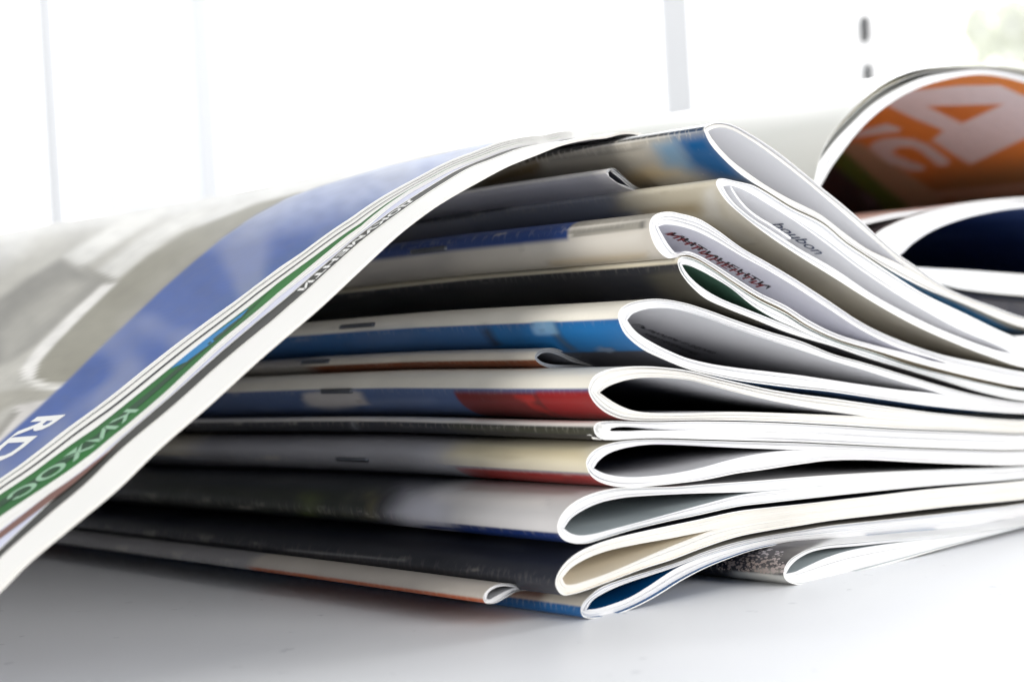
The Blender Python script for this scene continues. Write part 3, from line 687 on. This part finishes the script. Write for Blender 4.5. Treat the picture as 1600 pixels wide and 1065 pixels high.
paint(pg, ORG, [
    ((150, 112, 66), [(1500,262),(1600,250),(1700,250),(1700,330),(1440,345),(1400,290)], 30),
    ((190, 168, 140), [(1322,220),(1346,224),(1400,258),(1475,312),(1420,335),(1370,296),(1316,242)], 7),
    ((92, 128, 50), [(1300,236),(1322,238),(1380,290),(1430,330),(1385,340),(1335,298),(1296,262)], 6),
    ((60, 58, 70), [(1285,262),(1304,258),(1345,292),(1390,335),(1330,350),(1270,300)], 6),
    ((110, 108, 120), [(1342,300),(1362,304),(1375,322),(1355,326)], 6),
    (LIL, [(1388,166),(1396,140),(1432,141),(1500,134),(1562,133),(1600,150),(1660,176),(1680,206),(1600,217),(1516,257),(1457,219),(1474,204),(1430,186)], 2.5),
    ((226, 128, 44), [(1448,166),(1567,163),(1503,193)], 2.5),
    (LIL, [(1330,212),(1345,204),(1385,193),(1407,200),(1405,206),(1365,211),(1336,216)], 2.5),
    (LIL, [(1358,232),(1365,222),(1380,217),(1400,215),(1425,217),(1450,226),(1470,240),(1483,252),(1480,259),(1465,259),(1452,248),(1440,237),(1425,230),(1405,230),(1394,236),(1400,243),(1420,251),(1444,260),(1443,267),(1420,266),(1388,255)], 3),
    ((190, 160, 140), [(1455,300),(1520,294),(1600,286),(1700,282),(1700,296),(1600,302),(1500,311),(1462,310)], 4)])
magazine("rolled_navy", "rolled magazine at the right edge with a dark navy page inside, below the orange one",
    [(1345,400),(1350,385),(1366,365),(1397,348),(1439,333),(1482,323),(1538,316),(1600,313),(1700,316),(1800,340),(1890,380)],
    [(1345,400),(1352,420),(1375,432),(1410,437),(1464,443),(1500,451),(1600,461),(1700,464),(1800,460),(1890,452)],
    [(1370,408),(1383,402),(1404,399),(1425,380),(1453,361),(1490,345),(1538,332),(1600,323),(1700,325),(1790,346),(1870,395)],
    [(1370,408),(1385,413),(1410,415),(1455,418),(1500,420),(1600,427),(1700,432),(1790,430),(1870,425)],
    s=SR-0.002, ext=False, layers=4, inner_mat=page_mat("page_inside_navy", srgb(58, 82, 136), srgb(110, 130, 176), 0.5), edge=EDGE,
    upper=srgb(80, 70, 74), lower=srgb(28, 32, 44), wear=0.1, group="rolled magazines lying on the pile")
# a closed dark magazine filling the space under the rolled ones
zb = MAGS["rolled_navy"]["outer"][:NP][::-1]
xs = np.linspace(P(1360, 440, SR)[0], 0.165, 40)
tx, tz = mono(zb); m1x, m1z = mono(m1top)
tops = np.interp(xs, tx, tz)-0.0004; bots = np.interp(xs, m1x, m1z)+0.0004
tops = np.maximum(tops, bots+0.002)
for k in range(6):
    f = math.sqrt(max(0.0, 1-((6-k)/6)**2)); mz = (tops[k]+bots[k])/2; h = (tops[k]-bots[k])/2*f; tops[k], bots[k] = mz+h, mz-h
root = empty("magazine"); tag(root, "closed dark navy magazine under the rolled ones at the right edge", "magazine", "rolled magazines lying on the pile")
oc = np.vstack([np.column_stack([xs, bots])[::-1], np.column_stack([xs, tops])[1:]]); cc = np.array([np.mean(oc[:, 0]), 0])
ic = oc.copy(); mz = np.concatenate([((tops+bots)/2)[::-1], ((tops+bots)/2)[1:]])
NAVY = page_mat("cover_navy", srgb(30, 34, 48), srgb(66, 74, 96), 0.5, 0.3)
cin = ic.copy(); cin[:, 1] = oc[:, 1]+(mz-oc[:, 1])*0.12
B = Buf(); B.sheet(oc, cin, SR-0.001, SR+0.27, 0, (0, 1), (0, 1, 2)); B.build("cover", [NAVY, NAVY, NAVY], root)
cin2 = ic.copy(); cin2[:, 1] = mz; cin = cin*0.98+cin2*0.02
DK = edge_mat("paper_edge_dark_print", srgb(58, 62, 76), 0.6, 9, (20, 22, 30))
B = Buf(); B.sheet(cin, cin2, SR, SR+0.268, 0, (0, 6), (0, 0, 0)); B.build("pages", [DK], root)

# ---------------------------------------------------------------- magazine draped over the spines, at the left
SD = 0.0172
low = [(944,218),(919,220),(877,229),(835,245),(792,262),(750,284),(682,323),(625,365),(569,416),(501,479),(406,560),(325,633),(244,703),(183,762),(122,813),(41,881),(0,923)]
lp = PL(low, SD)[::-1]
# carry it down to the table on the left
d = lp[0]-lp[3]; d /= np.linalg.norm(d); ext_ = []; p = lp[0].copy()
while p[1] > 0.006: p = p+d*0.004; ext_.append(p.copy())
for k in range(1, 9): ext_.append(np.array([p[0]-0.004*k, max(0.0006, p[1]*(1-k/5)**2 if k < 5 else 0.0006)]))
lp = np.vstack([np.array(ext_)[::-1], lp])
# beyond the crest it follows the slope of the magazine under it
xc = lp[-1][0]; after = []
for X in np.linspace(max(xc, m1x[0])+0.002, m1x[0]+0.022, 9):
    after.append((X, np.interp(X, m1x, m1z)+0.0005))
print("D crest", lp[-1], "m1 crest", m1x[0], m1z.max())
base = spline(np.vstack([lp, after]), 220)
base = base[::1]
nb = np.column_stack([-np.gradient(base[:, 1]), np.gradient(base[:, 0])]); nb /= np.linalg.norm(nb, axis=1)[:, None]
TB = arclen(base)
droot = empty("magazine"); tag(droot, "magazine with blue and grey car cover draped down the left of the pile", "magazine", "folded magazines piled on the table")
def head_line(pts, off, fallback=None):
    """head edge of a leaf: photo points cast on the leaf below give how far back it starts"""
    c = base+nb*off; q = [cast(a, b, c) for a, b in pts]; q = [v for v in q if v is not None]
    q.sort(); t = np.array([v[0] for v in q]); y = np.array([v[1] for v in q])
    L = arclen(c); ts = L
    k = np.polyfit(t, y, 2) if len(t) > 4 else np.polyfit(t, y, 1)
    yy = np.interp(ts, t, np.polyval(k, t)*0.15+y*0.85)
    lsl = np.polyfit(t, y, 1)[0]
    yy = np.where(ts < t[0], yy+(ts-t[0])*lsl, yy)
    return yy
b1 = [(0,870),(81,797),(163,723),(244,654),(325,583),(423,502),(448,480),(475,457),(513,422),(555,385),(590,358),(625,333),(655,312),(682,294),(738,262)]
b2 = [(0,856),(81,776),(163,706),(244,635),(325,565),(402,500),(464,450),(513,408),(564,366),(597,342),(644,310),(682,286),(738,257)]
b3 = [(0,824),(73,770),(146,718),(203,668),(260,619),(345,540),(430,466),(563,367),(640,303),(720,262)]
b4 = [(0,804),(73,756),(146,706),(195,666),(260,610),(345,530),(430,460),(537,374),(563,356),(640,299)]
b5 = [(0,770),(73,720),(146,670),(207,621),(260,578),(345,510),(430,444),(501,393),(563,350),(640,296)]
b6 = [(0,748),(73,695),(146,641),(220,582),(330,498),(430,424),(501,377),(546,345),(573,326),(634,290),(740,245)]
def lerp(a, b, f):
    n = min(len(a), len(b)); X = np.linspace(10, 630, 9)
    A = np.array(sorted(a)); Bq = np.array(sorted(b))
    return [(x, np.interp(x, A[:, 0], A[:, 1])*(1-f)+np.interp(x, Bq[:, 0], Bq[:, 1])*f) for x in X]
DRK = page_mat("page_print_charcoal", srgb(62, 62, 58), srgb(40, 38, 38), 0.3)
LAVP = page_mat("page_print_lavender", srgb(216, 218, 236), srgb(186, 190, 220), 0.4)
GRN = page_mat("page_print_green", srgb(30, 112, 38), srgb(20, 80, 32), 0.6)
WHT = page_mat("page_print_white", srgb(244, 243, 240), streak=0.03)
BLK = page_mat("page_print_black", srgb(30, 32, 42), srgb(60, 60, 66), 0.3)
leaves = [  # (material, boundary, thickness, number of leaves fanned between this boundary and the next)
    ("back_cover", WHT, None, 0.00042), ("page", DRK, b1, 0.00012), ("page", LAVP, b2, 0.00012), ("page", WHT, b3, 0.00012),
    ("page", WHT, lerp(b3, b4, 0.5), 0.00010), ("page", GRN, b4, 0.00012), ("page", WHT, b5, 0.00010), ("page", BLK, lerp(b5, b6, 0.3), 0.00008),
    ("page", WHT, lerp(b5, b6, 0.48), 0.00010), ("page", BLK, lerp(b5, b6, 0.74), 0.00008), ("page", WHT, lerp(b5, b6, 0.84), 0.0001), ("cover", None, b6, 0.00016)]
off = 0.0; SURF = {}
U_, V_, C_ = None, None, None
COVM = painted("cover_car_photo", 0.5)
prev = np.full(len(base), SD)
for i, (nm, mt, bd, th) in enumerate(leaves):
    y0 = np.full(len(base), SD) if bd is None else head_line(bd, off)
    y0 = np.maximum(y0, prev+0.00015) if i else y0
    prev = y0
    outer, inner = base+nb*(off+th), base+nb*(off+0.00001)
    m = mt or COVM
    B = Buf(); B.sheet(outer, inner, y0, SD+0.285, 0, (0, 3 if i == 0 else 0.6), (0, 1, 2), 300 if nm == 'cover' else 26)
    ob = B.build(nm, [m, PAPER, EDGE_WARM if i == 0 else EDGE_COVER], droot)
    SURF[i] = (outer, y0); off += th+0.00003
    if i in (1, 5): print("leaf", i, y0[::30])
# lettering on the fanned pages (top of each letter towards the head)
def strip_text(txt, leaf, above, start, end, mat, bold, lo_=0.14, hi_=0.86):
    """lettering that fills the strip of one fanned leaf left open by the leaf above it"""
    cv, ya = SURF[leaf]; yb = SURF[above][1]; L = arclen(cv)
    a, b = cast(*start, cv), cast(*end, cv); bm = text_bm(txt, bold=bold)
    xs = [v.co.x for v in bm.verts]; ys = [v.co.y for v in bm.verts]; x0, x1, y1 = min(xs), max(xs), max(ys)
    for k in range(1, 60):
        bmesh.ops.bisect_plane(bm, geom=bm.verts[:]+bm.edges[:]+bm.faces[:], plane_co=(x0+(x1-x0)*k/60, 0, 0), plane_no=(1, 0, 0))
    for v in bm.verts:
        t = a[0]+(b[0]-a[0])*(v.co.x-x0)/(x1-x0); f = lo_+(hi_-lo_)*v.co.y/y1
        y_lo, y_hi = np.interp(t, L, yb), np.interp(t, L, ya); v.co = (t, y_lo+(y_hi-y_lo)*f, 0)
    return lay(bm, cv, 0.00005, "lettering", mat, droot)
strip_text("ДОКУМЕНТИ", 1, 2, (648, 313), (470, 455), INKWHITE, 0.03, 0.2, 0.8)
PG = flat("ink_pale_green", srgb(150, 190, 160), 0.4)
strip_text("КИХОС", 5, 6, (196, 640), (4, 780), PG, 0.02, 0.3, 0.8)
decal(SURF[5][0], [[(262,578),(300,545),(360,502),(385,483),(372,499),(330,535),(290,565)]], 0.00003, "sky_print", flat("print_cyan", srgb(0, 122, 184), 0.4), droot)
decal(SURF[5][0], [[(-20,796),(0,780),(73,731),(146,680),(207,630),(260,587),(345,518),(420,455),(345,524),(260,595),(200,646),(146,690),(73,742),(0,790),(-20,806)]], 0.00003, "hedge_print", flat("print_dark_green", srgb(22, 66, 34), 0.45), droot)
decal(SURF[2][0], [[(-20,842),(0,827),(73,771),(146,719),(185,690),(146,724),(80,778),(0,838),(-20,852)]], 0.00003, "photo_print", flat("print_brown", srgb(122, 84, 74), 0.45), droot)
COVS = SURF[11][0]
lettering("RD", COVS, (58, 654), (-34, 726), (100, 650), 0.00004, "lettering", INKWHITE, droot, 0.03)
# the car photo printed on the cover: body tones, window, pillar, sill and the blue band beside it
BL = (66, 94, 160)
def mottled(col, px, py):
    import mathutils
    for i in range(len(col)):
        a = mathutils.noise.noise((px[i]*0.014, py[i]*0.018, 1.3)); b = mathutils.noise.noise((px[i]*0.05, py[i]*0.07, 4.2))
        col[i, :3] *= 1+0.16*a+0.10*b
        if col[i, 2] > col[i, 0]*1.3:     # the blue band gets paler towards the top outline of the cover
            d = py[i]-(300-(px[i]-400)*0.19); f = 0.72*min(1, max(0, 1-d/85))*min(1, max(0, (px[i]-240)/160)); f *= 1+0.3*b
            col[i, :3] = col[i, :3]*(1-f)+np.array(srgb(204, 212, 232)[:3])*f
        if col[i, 2] > col[i, 0]*1.4 and a > -0.05: col[i, :3] = col[i, :3]*(1-min(0.3, 0.6*(a+0.05)))+0.45*min(0.3, 0.6*(a+0.05))
    return col
paint(ob, (220, 219, 215), [
    ((192, 190, 182), [(-200,760),(0,690),(120,580),(220,470),(340,380),(300,345),(180,352),(60,370),(0,420),(-60,430),(-300,600)], 20),
    ((150, 148, 142), [(-60,505),(0,466),(50,430),(96,402),(130,425),(165,438),(140,465),(95,502),(60,535),(30,556),(-20,580),(-80,600)], 7),
    ((178, 176, 168), [(0,520),(50,470),(110,440),(140,440),(100,480),(50,525),(10,560)], 16),
    ((232, 231, 226), [(100,400),(175,352),(250,322),(262,328),(205,366),(150,402),(128,418)], 7),
    ((222, 221, 216), [(150,424),(225,366),(300,330),(345,325),(260,372),(180,436)], 7),
    ((158, 156, 148), [(124,414),(136,416),(186,440),(182,449),(150,437)], 4),
    ((148, 145, 132), [(52,592),(60,566),(85,535),(130,488),(180,442),(230,400),(290,362),(400,318),(470,300),(430,322),(330,402),(240,480),(150,562),(110,600),(75,599)], 5),
    ((160, 157, 146), [(180,500),(260,420),(330,372),(360,350),(320,390),(250,450),(190,520)], 14),
    ((232, 230, 226), [(36,592),(34,575),(60,540),(110,490),(160,445),(182,442),(132,490),(86,536),(60,566),(52,592)], 4),
    ((232, 230, 224), [(36,590),(52,590),(78,601),(130,604),(110,612),(60,606)], 4),
    ((172, 169, 158), [(-80,640),(0,612),(40,606),(100,612),(70,626),(20,632),(-60,680)], 5),
    ((160, 157, 150), [(-60,720),(0,664),(20,640),(30,646),(6,676),(-60,740)], 5),
    ((218, 214, 210), [(-60,740),(6,676),(30,646),(24,634),(96,620),(140,604),(70,680),(0,750),(-60,800)], 3),
    (BL, [(-120,790),(0,690),(60,636),(110,590),(160,540),(211,492),(255,450),(300,411),(350,370),(400,336),(450,310),(500,292),(600,262),(760,225),(960,190),(960,300),(700,330),(300,640),(0,820),(-120,900)], 3.5),
    ((62, 92, 152), [(330,480),(420,410),(520,350),(600,296),(585,320),(500,380),(420,436),(330,500)], 10)], mottled)

# ---------------------------------------------------------------- table
n = NT("table_laminate"); geo = n.node("ShaderNodeNewGeometry")
a = n.noise(geo.outputs[0], 12.0, 4); b = n.noise(geo.outputs[0], 900.0, 2); c = n.noise(geo.outputs[0], 260.0, 3)
col = n.mix(n.step(a, 0.3, 0.7), srgb(236, 237, 239), srgb(230, 231, 234)); col = n.mix(n.math('MULTIPLY', n.step(c, 0.68, 0.74), 0.4), col, srgb(170, 172, 178))
n.link(col, n.b.inputs["Base Color"]); n.b.inputs["Roughness"].default_value = 0.38; n.b.inputs["Specular IOR Level"].default_value = 0.4
n.bump(b, 0.06, 0.0001)
bm = bmesh.new(); bmesh.ops.create_cube(bm, size=1.0)
c0 = HF*0.35+HR*0.1
bmesh.ops.scale(bm, vec=(1.7, 1.3, 0.028), verts=bm.verts); bmesh.ops.bevel(bm, geom=bm.edges[:], offset=0.003, segments=2, affect='EDGES')
me = bpy.data.meshes.new("table_top"); bm.to_mesh(me); bm.free(); me.materials.append(n.m)
tb = bpy.data.objects.new("table_top", me); COL.objects.link(tb)
tb.location = (c0[0], c0[1], -0.0141); tb.rotation_euler = (0, 0, math.atan2(HR[1], HR[0])); tag(tb, kind="structure")

# ---------------------------------------------------------------- bright window behind, far out of focus
DW = 2.2
wroot_m = Matrix.Translation(Vector(tuple(CAM+HF*DW))) @ Matrix.Rotation(math.atan2(HR[1], HR[0]), 4, 'Z')
def pxw(px, py):  # local (x, z) on the window wall
    v = TOW @ _ray(px, py); k = DW/np.dot(v, HF); p = CAM+k*v
    l = wroot_m.inverted() @ Vector(tuple(p)); return l.x, l.z
def wbox(name, x0, x1, y0, y1, z0, z1, mat, parent, bev=0.004):
    bm = bmesh.new(); bmesh.ops.create_cube(bm, size=1.0)
    bmesh.ops.scale(bm, vec=(x1-x0, y1-y0, z1-z0), verts=bm.verts); bmesh.ops.bevel(bm, geom=bm.edges[:], offset=bev, segments=2, affect='EDGES')
    bmesh.ops.translate(bm, vec=((x0+x1)/2, (y0+y1)/2, (z0+z1)/2), verts=bm.verts)
    me = bpy.data.meshes.new(name); bm.to_mesh(me); bm.free(); me.materials.append(mat)
    o = bpy.data.objects.new(name, me); COL.objects.link(o); o.parent = parent
    if parent is None: o.matrix_world = wroot_m
    return o
WPAINT = flat("window_paint_white", srgb(226, 227, 229), 0.5)
GLASSY = NT("daylight_glass"); GLASSY.b.inputs["Base Color"].default_value = (0.9, 0.9, 0.9, 1)
GLASSY.b.inputs["Emission Color"].default_value = (1, 1, 1, 1); GLASSY.b.inputs["Emission Strength"].default_value = 1.15
BLACKP = flat("black_hinge", srgb(28, 30, 36), 0.4)
win = empty("window"); win.matrix_world = wroot_m; tag(win, "bright white window far behind the pile, blown out by daylight", "window")
X = lambda p: pxw(p, 100)[0]
wbox("pane", X(331), X(1036), 0.03, 0.04, -0.7, 1.2, GLASSY.m, win)
wbox("pane", X(1086), X(1418), 0.03, 0.04, -0.7, 1.2, GLASSY.m, win)
wbox("pane", X(1430), X(2100), 0.03, 0.04, -0.7, 1.2, GLASSY.m, win)
wbox("pane", X(-300), X(150), 0.03, 0.04, -0.7, 1.2, GLASSY.m, win)
wbox("frame_post", X(1036), X(1086), 0.012, 0.05, -0.7, 1.2, WPAINT, win)
wbox("frame_post", X(296), X(331), 0.012, 0.05, -0.7, 1.2, WPAINT, win)
wbox("curtain_panel", X(150), X(296), 0.0, 0.02, -0.7, 1.2, flat("curtain_white", srgb(246, 249, 254), 0.8), win)
wbox("frame_post", X(1418), X(1430), 0.02, 0.05, -0.7, 1.2, WPAINT, win)
wbox("frame_post", X(52), X(82), 0.02, 0.05, -0.7, 1.2, WPAINT, win)
for pa, pb in (((1342, 22), (1361, 70)), ((1348, 96), (1366, 150))):
    x0, z1 = pxw(*pa); x1, z0 = pxw(*pb); wbox("hinge", x0, x1, -0.012, 0.02, z0, z1, BLACKP, win)
# pale foliage seen through the window at the upper right
bm = bmesh.new(); rr = random.Random(5)
for _ in range(150):
    x, z = pxw(rr.gauss(1570, 45), rr.gauss(62, 26)); q = Vector((x, -0.05+rr.uniform(-.03, .03), z)); r = rr.uniform(.008, .02); an = rr.uniform(0, 6)
    bm.faces.new([bm.verts.new(q+Vector((r*math.cos(an+k*2.1), rr.uniform(-.01, .01), r*math.sin(an+k*2.1)))) for k in range(3)])
me = bpy.data.meshes.new("bush"); bm.to_mesh(me); bm.free()
lm = flat("leaf_pale_green", srgb(250, 252, 240), 0.6); me.materials.append(lm)
pl = bpy.data.objects.new("bush", me); COL.objects.link(pl); pl.matrix_world = wroot_m
tag(pl, "pale green foliage, very blurred, at the window in the upper right corner", "plant")
